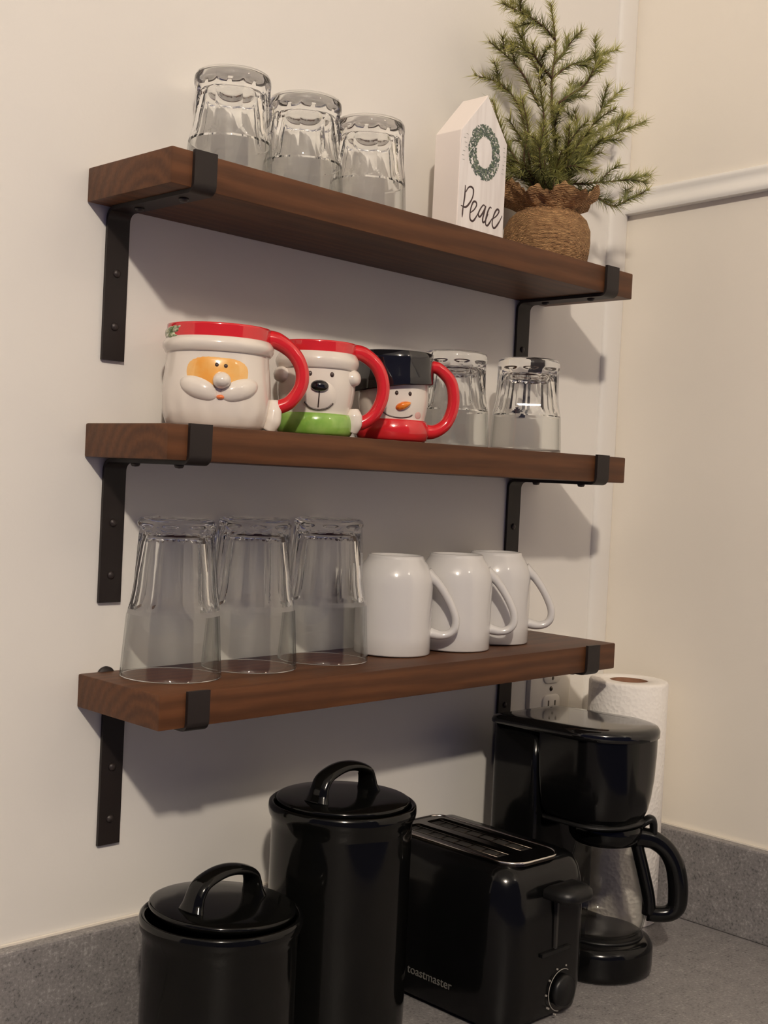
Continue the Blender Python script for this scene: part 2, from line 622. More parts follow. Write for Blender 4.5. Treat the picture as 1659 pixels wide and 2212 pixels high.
def bracket(i, x0, wb, parent, zb0, drop):
    """strap bracket: leg down the wall, arm under the board, lip up the front"""
    th = 0.0032
    s = SH[i]
    zb = sz(i, s['o'] + x0) - T - 0.0002     # underside of the board
    zl = zb + 0.0 - parent.location.z
    y0 = -0.0006
    path = []                                   # (y,z) centre line
    path.append((y0 - th / 2, zl - drop))
    rb = 0.009
    for k in range(7):
        a = PI / 2 * k / 6
        path.append((y0 - th / 2 - rb + rb * math.cos(a), zl - th / 2 - rb + rb * math.sin(a)))
    yf = -D - 0.0004 - th / 2
    rf = 0.0065
    for k in range(7):
        a = PI / 2 * k / 6
        path.append((yf + rf - rf * math.sin(a), zl - th / 2 + rf - rf * math.cos(a)))
    path.append((yf, zl + T + 0.0012))
    V, F = [], []
    n = len(path)
    for j, (y, z) in enumerate(path):
        a, b = path[max(j - 1, 0)], path[min(j + 1, n - 1)]
        t = Vector((b[0] - a[0], b[1] - a[1])).normalized()
        nx, nz = -t.y, t.x
        for sgn, xx in ((1, 0), (1, 1), (-1, 1), (-1, 0)):
            V.append((x0 + xx * wb, y + sgn * nx * th / 2, z + sgn * nz * th / 2))
    for j in range(n - 1):
        for k in range(4):
            F.append((j * 4 + k, j * 4 + (k + 1) % 4, (j + 1) * 4 + (k + 1) % 4, (j + 1) * 4 + k))
    F += [(0, 1, 2, 3), tuple(4 * (n - 1) + k for k in (3, 2, 1, 0))]
    o = link('bracket', V, F, M['iron'], parent, True)
    sharp(o, 40)
    bevel = None
    # bolt heads
    xc = x0 + wb / 2
    for zz in (-0.055, -0.1):
        V, F = lathe([(0, 0.0024), (0.0022, 0.0020), (0.0034, 0.0008), (0.0036, 0), (0, 0)], 16)
        V = [(xc + a, y0 - th - c, zl + zz + b) for a, b, c in V]
        link('bolt_head', V, F, M['bolt'], o)
    for yy in (-0.034, -0.097):
        V, F = lathe([(0, -0.0030), (0.0030, -0.0026), (0.0040, -0.0012), (0.0042, 0), (0, 0)], 16)
        V = [(xc + a, yy + b, zl - th + c) for a, b, c in V]
        link('bolt_head', V, F, M['bolt'], o)
    return o


for i in (1, 2, 3):
    s = SH[i]
    t = thing('wall_shelf', LAB[i], 'shelf', (s['o'], 0, s['z'] - T), group='dark wooden wall shelves')
    Ls = s['L']
    V, F = box(0, Ls, -D, -0.0006, 0, T)
    o = link('board', V, F, M['wood%d' % i], t, True)
    bm = bmesh.new()
    bm.from_mesh(o.data)
    bmesh.ops.bevel(bm, geom=list(bm.edges), offset=0.0016, segments=2, profile=0.6, affect='EDGES')
    for v in bm.verts:
        v.co.z += s['s'] * v.co.x
    bm.to_mesh(o.data)
    bm.free()
    sharp(o, 30)
    drop = {1: 0.1285, 2: 0.1235, 3: 0.1225}[i]
    bracket(i, BR_L[i] - s['o'] + 0.002, 0.0215, t, 0, drop)
    bracket(i, 0.6265 - s['o'] + (0.001 if i == 3 else 0), 0.0215, t, 0, drop)


# rounded stub of the bracket showing above the lowest board
V, F = lathe([(0, 0.0035), (0.0075, 0.0030), (0.0085, 0.0015), (0.0085, 0), (0, 0)], 32)
link('bracket_stub', [(0.0265 + a, -c - 0.0007, T - 0.0030 + b * 0.9) for a, b, c in V], F, M['iron'], t)


# ------------------------------------------------------------------ tumblers (upside down)
def tumbler_mesh(h, rb, rt_, zledge, cap, nf, seg=144, wall=0.0017, floor=0.012):
    """z=0 is the drinking rim on the shelf; base of the glass on top"""
    rl = rb - (rb - rt_) * 0.36
    k1 = (rl - rb) / zledge
    z1 = h - cap
    hs = min(1.0, h / 0.125)
    cone = lambda z: rb + k1 * z if z < zledge + 0.01 else rb + k1 * (zledge + 0.01) + (z - zledge - 0.01) * k1 * 0.5
    pa, pb = rl - 0.0040, rt_ - 0.0010

    def plane(z):
        t = (z - zledge) / (z1 - zledge)
        p = pa + (pb - pa) * max(0, t)
        q = max(0.0, (zledge + 0.028 * hs - z) / (0.030 * hs))
        return p + 0.0036 * q * q

    def rz(z, th):
        u = ((th * nf / (2 * PI)) % 1.0 - 0.5) * 2 * PI / nf
        c = cone(z)
        f = plane(z) / math.cos(u)
        m_ = min(c, f)
        d = abs(c - f)
        if d < 0.0001:
            m_ -= (0.0001 - d) ** 2 / 0.0004
        return m_
    zs_ = [0.0005] + [zledge * 0.9 * (k + 1) / 12 for k in range(12)]
    zs_ += [zledge * 0.9 + (zledge + 0.014 - zledge * 0.9) * (k + 1) / 22 for k in range(22)]
    zs_ += [zledge + 0.014 + (z1 - zledge - 0.014) * (k + 1) / 8 for k in range(8)]
    prof = [(1.0, z, 1) for z in zs_]
    for a_, z in [(rt_ + 0.0008, z1 + 0.0015), (rt_ + 0.0011, z1 + 0.004), (rt_ + 0.0009, h - 0.005), (rt_ - 0.0003, h - 0.002), (rt_ - 0.003, h - 0.0004), (rt_ - 0.006, h), (rt_ - 0.010, h - 0.0012), (rt_ * 0.4, h - 0.0022), (0, h - 0.0025)]:
        prof.append((a_, z, 0))
    inn = [(0, h - floor, 0), (rt_ * 0.45, h - floor - 0.0004, 0), (rt_ - 0.010, h - floor - 0.0014, 0), (rt_ - 0.0065, h - floor - 0.004, 0), (rt_ - 0.0048, h - floor - 0.009, 0)]
    zi = h - floor - 0.009
    for k in range(1, 17):
        z = zi * (1 - k / 16)
        if z <= zledge:
            rr = cone(z) - wall
        else:
            q = (z - zledge) / (zi - zledge)
            rr = min((cone(zledge) - wall) * (1 - q) + (rt_ - 0.0048) * q, plane(z) - 0.0012)
        inn.append((rr, z, 0))
    inn[-1] = (rb - wall + 0.0003, 0.0006, 0)
    inn.append((rb - wall / 2, -0.0, 0))
    allp = prof + inn
    scal = [q[2] for q in allp]

    def rf(r, z, th, i):
        return rz(z, th) if scal[i] else r
    return lathe([(q[0], q[1]) for q in allp], seg, rf, close=True)


def crisp(o, z0, z1):
    """cut facets keep their edges"""
    bm = bmesh.new()
    bm.from_mesh(o.data)
    for e in bm.edges:
        if len(e.link_faces) == 2 and all(z0 < v.co.z < z1 for v in e.verts) and e.calc_face_angle(0) > math.radians(7):
            e.smooth = False
    bm.to_mesh(o.data)
    bm.free()


TALL = tumbler_mesh(0.135, 0.0430, 0.0322, 0.056, 0.009, 9)
ROCK = tumbler_mesh(0.0985, 0.0382, 0.0322, 0.041, 0.013, 9, floor=0.015)
tall_me = rock_me = None


def put_glass(kind, x, y, i, label, cat, group, rz):
    global tall_me, rock_me
    z = sz(i, x) + 0.0003
    nm = 'highball_glass' if kind == 't' else 'tumbler_glass'
    me = tall_me if kind == 't' else rock_me
    if me is None:
        o = link(nm, *(TALL if kind == 't' else ROCK), M['glass'])
        sharp(o, 50)
        crisp(o, 0.02, (0.120 if kind == 't' else 0.080))
        o.data.materials.append(M['thin'])
        zl = 0.0535 if kind == 't' else 0.0385
        for p in o.data.polygons:
            if 0.0022 < p.center.z < zl:
                p.material_index = 1
        if kind == 't':
            tall_me = o.data
        else:
            rock_me = o.data
    else:
        o = bpy.data.objects.new(nm, me)
        COL.objects.link(o)
    o.location = (x, y, z)
    o.rotation_euler = (0, 0, rz)
    o['label'] = label
    o['category'] = cat
    o['group'] = group
    return o


put_glass('t', 0.139, -0.0500, 3, 'tall upturned faceted glass at the left end of the lowest shelf', 'glass', 'tall glasses on the lowest shelf', 0.1)
put_glass('t', 0.2268, -0.0455, 3, 'tall upturned faceted glass in the middle of three on the lowest shelf', 'glass', 'tall glasses on the lowest shelf', 0.3)
put_glass('t', 0.3155, -0.0455, 3, 'tall upturned faceted glass standing beside the white mugs', 'glass', 'tall glasses on the lowest shelf', 0.2)
put_glass('r', 0.1800, -0.0450, 1, 'short upturned faceted glass nearest the left end of the top shelf', 'glass', 'short glasses on the top shelf', 0.15)
put_glass('r', 0.2630, -0.0450, 1, 'short upturned faceted glass between two others on the top shelf', 'glass', 'short glasses on the top shelf', 0.4)
put_glass('r', 0.3450, -0.0450, 1, 'short upturned faceted glass with bright reflection, nearest the white sign', 'glass', 'short glasses on the top shelf', 0.0)
put_glass('r', 0.4780, -0.0480, 2, 'short upturned faceted glass right behind the snowman mug handle', 'glass', 'short glasses on the middle shelf', 0.25)
put_glass('r', 0.5650, -0.0745, 2, 'short upturned faceted glass alone at the right end of the middle shelf', 'glass', 'short glasses on the middle shelf', 0.05)


# ------------------------------------------------------------------ plain white mugs (upside down)
def white_mug(x, y, label, src=None):
    z = sz(3, x) + 0.0003
    t = thing('white_mug', label, 'mug', (x, y, z), math.radians(-45), 'plain white mugs on the lowest shelf')
    if src:
        for ch in list(src.children):
            c = ch.copy()
            COL.objects.link(c)
            c.parent = t
        return t
    r = 0.0385
    prof = [(r - 0.0008, 0.0003), (r, 0.0016), (r, 0.02), (r, 0.045), (r, 0.068), (r - 0.0008, 0.076), (r - 0.0032, 0.0835), (r - 0.0065, 0.0895), (r - 0.0095, 0.0935), (r - 0.0105, 0.0955), (r - 0.0110, 0.0975), (r - 0.0125, 0.0980), (r - 0.0135, 0.0970), (r - 0.0145, 0.0945), (r - 0.025, 0.0940), (0, 0.0940),
            (0, 0.0895), (r - 0.016, 0.0893), (r - 0.0105, 0.086), (r - 0.006, 0.078), (r - 0.0036, 0.068), (r - 0.0032, 0.03), (r - 0.0030, 0.002), (r - 0.0020, 0.0002)]
    link('mug_body', *lathe(prof, 80, close=True), M['white'], t)
    pts = [(0.0315, 0, 0.0800), (0.0370, 0, 0.0765), (0.0425, 0, 0.0720), (0.0500, 0, 0.0625), (0.0575, 0, 0.0500), (0.0625, 0, 0.0375), (0.0622, 0, 0.0275), (0.0570, 0, 0.0215), (0.0480, 0, 0.0195), (0.0370, 0, 0.0215)]
    V, F = tube(spline(pts, 6), [0.0075, 0.0056, 0.0044, 0.0041, 0.0040, 0.0040, 0.0041, 0.0044, 0.0056], 16, flat=1.45, upv=None)
    link('handle', V, F, M['white'], t)
    return t


wm = white_mug(0.4060, -0.0470, 'plain white upturned mug right beside the tall glasses')
white_mug(0.4875, -0.0545, 'plain white upturned mug in the middle of the three white mugs', wm)
white_mug(0.5665, -0.0410, 'plain white upturned mug farthest right, handle clear against the wall', wm)

P_C1, P_C2 = (0.1428, -0.1309), (0.2820, -0.1193)
STROKES= [[(0.0101, 0.0557), (0.0098, 0.0443), (0.008, 0.0316), (0.0076, 0.0231)], [(0.0111, 0.0489), (0.0146, 0.054), (0.0189, 0.0556), (0.0223, 0.0533), (0.0216, 0.0458), (0.0168, 0.0383), (0.0117, 0.0341), (0.0049, 0.0345)], [(0.0197, 0.0301), (0.0249, 0.034), (0.0281, 0.039), (0.0268, 0.042), (0.0232, 0.0414), (0.0203, 0.036), (0.0189, 0.0292), (0.0196, 0.0234), (0.0236, 0.0222), (0.0277, 0.0264), (0.0319, 0.033)], [(0.0418, 0.0401), (0.0384, 0.041), (0.0342, 0.0364), (0.0313, 0.0307), (0.034, 0.0284), (0.0394, 0.0351), (0.0421, 0.0405), (0.0405, 0.0346), (0.0384, 0.0275), (0.0391, 0.0237), (0.0426, 0.0261), (0.0463, 0.0334)], [(0.0511, 0.0402), (0.0486, 0.0406), (0.0459, 0.0363), (0.0433, 0.0284), (0.0432, 0.0225), (0.0461, 0.0217), (0.0492, 0.025), (0.0528, 0.0302)], [(0.0529, 0.0294), (0.0589, 0.0335), (0.0628, 0.0387), (0.0612, 0.0408), (0.0579, 0.0389), (0.0544, 0.0319), (0.0532, 0.025), (0.0553, 0.021), (0.0586, 0.022), (0.0639, 0.0284), (0.0682, 0.0356)]]
BR= [[(0.0064, -0.055, 0.0919), (0.012, -0.055, 0.1235), (0.0026, -0.055, 0.1669), (-0.0015, -0.055, 0.2063), (0.0021, -0.055, 0.2424), (-0.0096, -0.055, 0.2852)], [(-0.0002, -0.055, 0.2493), (-0.0254, -0.06, 0.2536), (-0.0649, -0.07, 0.2522), (-0.1174, -0.08, 0.2472)], [(-0.0104, -0.055, 0.1965), (-0.0283, -0.045, 0.2262), (-0.0453, -0.035, 0.257)], [(-0.0203, -0.055, 0.1715), (-0.0514, -0.05, 0.2047), (-0.0849, -0.035, 0.2282)], [(-0.0317, -0.06, 0.0886), (-0.0521, -0.06, 0.1483), (-0.0671, -0.055, 0.1724), (-0.0867, -0.05, 0.1815), (-0.11, -0.04, 0.1846)], [(-0.0313, -0.06, 0.0837), (-0.0543, -0.055, 0.1069), (-0.068, -0.05, 0.1247), (-0.0855, -0.045, 0.1634)], [(-0.0007, -0.055, 0.2065), (0.0178, -0.06, 0.2229), (0.0414, -0.07, 0.2347), (0.0823, -0.08, 0.2555)], [(0.0096, -0.055, 0.1813), (0.0371, -0.07, 0.2056), (0.0377, -0.08, 0.2191), (0.0467, -0.085, 0.2331)], [(0.0273, -0.06, 0.1107), (0.0352, -0.08, 0.1501), (0.0432, -0.09, 0.1755), (0.0657, -0.1, 0.2031)], [(0.0236, -0.06, 0.1048), (0.0415, -0.07, 0.1352), (0.0794, -0.085, 0.1593), (0.1145, -0.1, 0.1794)], [(0.0125, -0.06, 0.0899), (0.0333, -0.085, 0.0947), (0.072, -0.1, 0.104), (0.1146, -0.11, 0.1174)], [(0.0411, -0.07, 0.0906), (0.071, -0.09, 0.0769), (0.0827, -0.1, 0.083), (0.1135, -0.11, 0.1006)], [(-0.0002, -0.06, 0.0949), (-0.0302, -0.075, 0.1311), (-0.0475, -0.08, 0.1702), (-0.0606, -0.085, 0.1877)], [(0.0122, -0.06, 0.0924), (-0.0146, -0.075, 0.1346), (-0.0345, -0.085, 0.1637)], [(0.02, -0.06, 0.099), (0.0532, -0.05, 0.159), (0.055, -0.045, 0.1863)], [(0.0306, -0.06, 0.1216), (0.0982, -0.045, 0.1727), (0.1738, -0.035, 0.2098)], [(-0.0235, -0.06, 0.0853), (-0.0589, -0.07, 0.1012), (-0.0675, -0.08, 0.1316), (-0.0847, -0.085, 0.1577)], [(-0.0096, -0.055, 0.0887), (-0.0097, -0.04, 0.1211), (-0.0399, -0.03, 0.1562)], [(0.0159, -0.06, 0.0982), (0.0213, -0.08, 0.1167), (0.0354, -0.1, 0.1268)], [(0.008, -0.06, 0.0941), (-0.0009, -0.085, 0.1063), (0.0182, -0.105, 0.1014)], [(-0.0078, -0.06, 0.0884), (-0.058, -0.09, 0.0985), (-0.0718, -0.105, 0.1312)], [(0.0082, -0.06, 0.0916), (-0.0061, -0.085, 0.1201), (-0.0236, -0.1, 0.1432)], [(-0.0251, -0.055, 0.0831), (-0.0396, -0.05, 0.0958), (-0.048, -0.04, 0.1079)], [(0.0026, -0.055, 0.1669), (0.0334, -0.05, 0.1931), (0.0528, -0.04, 0.2179)], [(-0.0015, -0.055, 0.2063), (-0.0402, -0.065, 0.214), (-0.0551, -0.07, 0.226)], [(0.0005, -0.055, 0.2219), (0.0123, -0.06, 0.2391), (0.0151, -0.06, 0.255)]]


# ------------------------------------------------------------------ face mugs
def interp(prof, z):
    p = sorted(prof, key=lambda q: q[1])
    if z <= p[0][1]:
        return p[0][0]
    for a, b in zip(p, p[1:]):
        if a[1] <= z <= b[1]:
            k = (z - a[1]) / (b[1] - a[1] + 1e-9)
            k = k * k * (3 - 2 * k) * 0.3 + k * 0.7
            return a[0] + (b[0] - a[0]) * k
    return p[-1][0]


def on_body(prof, x, z, off=0.0):
    """x is measured flat as seen from the front"""
    r = interp(prof, z)
    s = max(-0.98, min(0.98, x / r))
    ph = math.asin(s)
    return Vector(((r + off) * math.sin(ph), -(r + off) * math.cos(ph), z))


def blob(prof, cx, cz, hw, hh, th, rot=0.0, shape=None, rings=7, seg=36, sink=0.0006, power=0.5):
    V, F = [], []
    c, s = math.cos(rot), math.sin(rot)
    for i in range(rings + 1):
        q = i / rings
        for k in range(1 if i == 0 else seg):
            a = 2 * PI * k / seg
            f = shape(a) if shape else 1.0
            u, v = hw * q * math.cos(a) * f, hh * q * math.sin(a) * f
            off = th * max(0.0, 1 - q * q) ** power - sink
            V.append(on_body(prof, cx + u * c - v * s, cz + u * s + v * c, off))
    for k in range(seg):
        F.append((0, 1 + k, 1 + (k + 1) % seg))
    for i in range(1, rings):
        a0, b0 = 1 + (i - 1) * seg, 1 + i * seg
        for k in range(seg):
            F.append((a0 + k, b0 + k, b0 + (k + 1) % seg, a0 + (k + 1) % seg))
    return V, F


def line_on(prof, pts, rad=0.0005, n=6):
    P = spline([(a, b, 0) for a, b in pts], n)
    return tube([on_body(prof, p.x, p.y, 0.0001) for p in P], rad, 8)


def shell_mug(prof_out, wall, zfloor):
    zt_ = max(z for r, z in prof_out)
    outp = [(0, prof_out[0][1])] + list(prof_out)
    inn = []
    for k in range(9):
        z = zt_ - 0.0015 - (zt_ - zfloor - 0.004) * k / 8
        inn.append((interp(prof_out, z) - wall, z))
    inn.append((inn[-1][0] - 0.006, zfloor))
    inn.append((0, zfloor))
    top = [(prof_out[-1][0] - wall * 0.5, zt_ + 0.0012)]
    return outp + top + inn


def dense(prof, n=44):
    z0, z1 = prof[0][1], prof[-1][1]
    pts = [(0, p[1]) for p in prof]
    P = spline([(r, z, 0) for r, z in prof], 5)
    return [(max(p.x, 0.001), p.y) for p in P]


def band(prof, z0, z1, off, thick=0.0016, rows=8, seg=96, wave=None, rnd=0.0):
    """a closed collar lying over the body between two heights"""
    pr = []
    for k in range(rows + 1):
        z = z0 + (z1 - z0) * k / rows
        b = math.sin(PI * k / rows) * rnd
        pr.append((interp(prof, z) + off + b, z))
    for k in range(rows, -1, -1):
        z = z0 + (z1 - z0) * k / rows
        pr.append((interp(prof, z) - thick, z))
    return lathe(pr, seg, wave, close=True)


# bearded face mug -----------------------------------------------------
bx_, by_ = 0.1665, -0.0600
t = thing('face_mug', 'large white bearded face mug in a red cap with red handle', 'mug', (bx_, by_, sz(2, bx_) + 0.0003), math.radians(-36.5), 'red-handled face mugs')
SP = dense([(0.0385, 0.0), (0.0420, 0.0035), (0.0450, 0.012), (0.0462, 0.024), (0.0460, 0.036), (0.0448, 0.048), (0.0436, 0.058), (0.0432, 0.066), (0.0432, 0.074), (0.0430, 0.0835)])


def beard(r, z, th, i):
    k = max(0.0, 1 - abs(z - 0.014) / 0.02) * (0.5 - 0.5 * math.sin(th))
    return r * (1 + 0.010 * k * math.cos(th * 17) + 0.006 * k * math.sin(th * 9 + 1))


link('mug_body', *lathe(shell_mug(SP, 0.004, 0.005), 128, beard), M['cream'], t)
link('cap_band', *band(SP, 0.0735, 0.0865, 0.0012, rows=8), M['red'], t)['label'] = 'red glazed cap band'
link('cap_brim', *band(SP, 0.0630, 0.0755, 0.0012, rows=12, rnd=0.0032), M['cream'], t)
lobe = lambda a: 1 + 0.10 * math.cos(2 * a) + 0.05 * math.cos(a * 5 + 0.6)
link('face_patch', *blob(SP, 0.0000, 0.0458, 0.0268, 0.0138, 0.0012, -0.03, lambda a: (abs(math.cos(a)) ** 2.6 + abs(math.sin(a)) ** 2.6) ** (-1 / 2.6) * (1 - 0.10 * max(0, math.sin(a)) ** 6), sink=0.0002), M['skin'], t)['label'] = 'peach-coloured face patch'
for ex in (-0.0008, 0.0064):
    link('eye', *blob(SP, ex, 0.0515 - (0.0006 if ex > 0 else 0), 0.0018, 0.0019, 0.0022, sink=0), M['line'], t)
for s_ in (-1, 1):
    cx = 0.0018 + s_ * 0.0168
    link('moustache', *blob(SP, cx, 0.0318, 0.0190, 0.0088, 0.0062, s_ * 0.30, lambda a, s_=s_: 1 + 0.16 * math.cos(a if s_ < 0 else a - PI) * 0 - 0.10 * math.cos(2 * (a + 0.3 * s_)), rings=10, sink=0.0016, power=0.62), M['cream'], t)
link('nose', *blob(SP, 0.0035, 0.0388, 0.0072, 0.0072, 0.0105, rings=10, sink=-0.001), M['cream'], t)
link('mouth', *blob(SP, 0.0032, 0.0250, 0.0034, 0.0021, 0.0030, sink=0.0), M['mouth'], t)
for cx, cz, ro in ((-0.0405, 0.0790, 0.9), (-0.0378, 0.0760, -0.2), (-0.0352, 0.0805, 0.5)):
    link('holly_leaf', *blob(SP, cx * 1.03, cz, 0.0052, 0.0028, 0.0024, ro, lambda a: 1 + 0.18 * math.cos(5 * a), sink=-0.0008), M['holly'], t)
V, F = tube(spline([(0.0385, 0, 0.0800), (0.0500, 0, 0.0785), (0.0640, 0, 0.0690), (0.0720, 0, 0.0550), (0.0715, 0, 0.0400), (0.0630, 0, 0.0270), (0.0525, 0, 0.0215), (0.0480, 0, 0.0190)], 8), [0.0078, 0.0075, 0.0064, 0.0060, 0.0060, 0.0060, 0.0062, 0.0064], 20, flat=1.15)
link('handle', V, F, M['red'], t)['label'] = 'red curved handle'
V, F = tube(spline([(0.0440, -0.004, 0.0010), (0.0480, -0.004, 0.0090), (0.0490, -0.003, 0.0180), (0.0485, -0.002, 0.0270)], 6), [0.0060, 0.0078, 0.0072, 0.0045], 18, flat=1.1)
link('mitten', V, F, M['cream'], t)['label'] = 'white mitten at the handle foot'

# white bear mug -------------------------------------------------------
bx_, by_ = 0.2790, -0.0600
t = thing('face_mug', 'white bear face mug with black nose and green scarf', 'mug', (bx_, by_, sz(2, bx_) + 0.0003), math.radians(-37), 'red-handled face mugs')
BP = dense([(0.0300, 0.0), (0.0318, 0.003), (0.0322, 0.010), (0.0322, 0.018), (0.0318, 0.022), (0.0345, 0.034), (0.0358, 0.046), (0.0352, 0.058), (0.0345, 0.066), (0.0340, 0.074), (0.0338, 0.0825)])
link('mug_body', *lathe(shell_mug(BP, 0.0035, 0.005), 112), M['cream'], t)
link('cap_band', *band(BP, 0.0740, 0.0855, 0.0012), M['red'], t)['label'] = 'red glazed cap band'
link('cap_brim', *band(BP, 0.0605, 0.0760, 0.0010, rows=12, rnd=0.0032), M['cream'], t)
link('scarf', *band(BP, 0.0010, 0.0205, 0.0015, rows=10, rnd=0.0022), M['green'], t)['label'] = 'green painted scarf'
for ex in (-0.0085, 0.0112):
    link('eye', *blob(BP, ex, 0.0550, 0.0018, 0.0023, 0.0016, sink=0), M['line'], t)
# muzzle, nose, smile
link('muzzle', *blob(BP, 0.0005, 0.0350, 0.0185, 0.0165, 0.0034, rings=10, sink=0.0006, power=1.2), M['cream'], t)
link('nose', *blob(BP, 0.0003, 0.0440, 0.0078, 0.0056, 0.0070, sink=-0.0015, rings=10), M['blackg'], t)
BS = [(r + 0.0030 * max(0, 1 - ((z - 0.035) / 0.0165) ** 2) ** 1.2 - 0.0002, z) for r, z in BP]
link('smile', *join(line_on(BS, [(0.0003, 0.0390), (0.0001, 0.0320), (0.0000, 0.0255)], 0.0006)), M['line'], t)
BS2 = [(r + 0.0013, z) for r, z in BP]
link('smile', *line_on(BS2, [(-0.0125, 0.0295), (-0.0075, 0.0250), (0.0000, 0.0233), (0.0080, 0.0250), (0.0135, 0.0295)], 0.0007), M['line'], t)
for s_ in (-1, 1):
    link('ear', *blob(BP, s_ * 0.0325, 0.0545, 0.0052, 0.0078, 0.0062, sink=0.0), M['cream'], t)
V, F = tube(spline([(0.0310, 0, 0.0800), (0.0420, 0, 0.0780), (0.0540, 0, 0.0690), (0.0610, 0, 0.0550), (0.0615, 0, 0.0400), (0.0550, 0, 0.0240), (0.0440, 0, 0.0150), (0.0340, 0, 0.0140)], 8), [0.0072, 0.0070, 0.0064, 0.0060, 0.0060, 0.0060, 0.0062, 0.0064], 20, flat=1.15)
link('handle', V, F, M['red'], t)['label'] = 'red curved handle'
V, F = tube(spline([(0.0325, -0.008, 0.0060), (0.0350, -0.009, 0.0130), (0.0350, -0.009, 0.0200), (0.0345, -0.008, 0.0260)], 6), [0.0062, 0.0078, 0.0078, 0.0050], 18)
link('paw', V, F, M['cream'], t)['label'] = 'white paw at the handle foot'

# snowman mug ----------------------------------------------------------
bx_, by_ = 0.3790, -0.0600
t = thing('face_mug', 'snowman face mug with black hat, carrot nose and red handle', 'mug', (bx_, by_, sz(2, bx_) + 0.0003), math.radians(-31), 'red-handled face mugs')
NP = dense([(0.0290, 0.0), (0.0315, 0.003), (0.0325, 0.010), (0.0318, 0.018), (0.0312, 0.022), (0.0330, 0.032), (0.0340, 0.042), (0.0338, 0.054), (0.0330, 0.064), (0.0330, 0.074), (0.0335, 0.083)])
link('mug_body', *lathe(shell_mug(NP, 0.0035, 0.005), 112), M['cream'], t)
hp = []
prof_h = [(0.0335, 0.0545), (0.0392, 0.0535), (0.0398, 0.0550), (0.0390, 0.0620), (0.0378, 0.0700), (0.0372, 0.0790), (0.0375, 0.0860), (0.0350, 0.0868), (0.0330, 0.0855), (0.0325, 0.0700), (0.0325, 0.058)]


def hatwave(r, z, th, i):
    return r * (1 + 0.012 * math.cos(8 * th))


V, F = lathe(prof_h, 96, hatwave, close=True)
V = [(a, b, c - (0.0065 * max(0, -a / 0.039) if c < 0.06 else 0) + (0.003 * max(0, a / 0.039) if c < 0.06 else 0)) for a, b, c in V]
link('hat', V, F, M['blackg'], t)['label'] = 'black glazed hat'
link('scarf', *band(NP, 0.0010, 0.0215, 0.0016, rows=10, rnd=0.0018), M['red'], t)['label'] = 'red painted scarf'
for ex in (-0.0052, 0.0080):
    link('eye', *blob(NP, ex, 0.0460, 0.0017, 0.0021, 0.0014, sink=0), M['line'], t)
link('carrot_nose', *blob(NP, 0.0020, 0.0345, 0.0080, 0.0044, 0.0050, 0.42, lambda a: 1.0 - 0.22 * math.cos(a) * 0 - 0.32 * abs(math.sin(a)) * (0.5 + 0.5 * math.cos(a)), sink=0), M['orange'], t)
link('smile', *line_on(NP, [(-0.0170, 0.0285), (-0.0110, 0.0245), (-0.0010, 0.0228), (0.0080, 0.0240), (0.0120, 0.0262)], 0.0006), M['line'], t)
link('cheek', *blob(NP, 0.0185, 0.0262, 0.0036, 0.0034, 0.0005, sink=-0.0001), M['blush'], t)
V, F = tube(spline([(0.0340, 0, 0.0760), (0.0440, 0, 0.0745), (0.0560, 0, 0.0640), (0.0605, 0, 0.0500), (0.0600, 0, 0.0350), (0.0540, 0, 0.0210), (0.0430, 0, 0.0130), (0.0310, 0, 0.0120)], 8), [0.0062, 0.0060, 0.0060, 0.0060, 0.0060, 0.0060, 0.0066, 0.0078], 20, flat=1.15)
link('handle', V, F, M['red'], t)['label'] = 'red curved handle'

# ------------------------------------------------------------------ sign
sx = 0.4400
t = thing('peace_sign', 'white wooden house-shaped block sign reading Peace, beside the potted pine', 'sign', (sx, -0.0750, sz(1, sx + 0.035) + 0.0004))
Wd, Hs, Ha, Dp = 0.0710, 0.1090, 0.1520, 0.0345
oc = [(0, 0), (Wd, 0), (Wd, Hs), (Wd * 0.53, Ha), (0, Hs)]
V = [(a, 0, b) for a, b in oc] + [(a, Dp, b) for a, b in oc]
F = [(0, 1, 2, 3, 4), (9, 8, 7, 6, 5)] + [(i, i + 5, (i + 1) % 5 + 5, (i + 1) % 5) for i in range(5)]
o = link('sign_block', V, F, M['signside'], t, False)
bevel_obj(o, 0.0007)
V = [(a, -0.0003, b) for a, b in [(0.0009, 0.0009), (Wd - 0.0009, 0.0009), (Wd - 0.0009, Hs - 0.0004), (Wd * 0.53, Ha - 0.0014), (0.0009, Hs - 0.0004)]]
V2 = [(a, 0.0004, c) for a, b, c in V]
link('sign_face', V + V2, [(0, 1, 2, 3, 4), (9, 8, 7, 6, 5)] + [(i, i + 5, (i + 1) % 5 + 5, (i + 1) % 5) for i in range(5)], M['signwood'], t, False)['label'] = 'whitewashed printed face'
gs = []
for st in STROKES:
    P = spline([(a, -0.0005, b) for a, b in st], 7)
    n_ = len(P)
    gs.append(tube(P, [0.00060] + [0.00105 if (k % 3) else 0.0008 for k in range(6)] + [0.00045], 8))
V, F = join(*gs)
V = [(a, -0.0004 + (b + 0.0005) * 0.25, c) for a, b, c in V]
link('lettering', V, F, M['ink'], t)['label'] = 'dark script word Peace'
V, F = [], []
wc, wr = (0.0360, 0.0935), (0.0180, 0.0222)
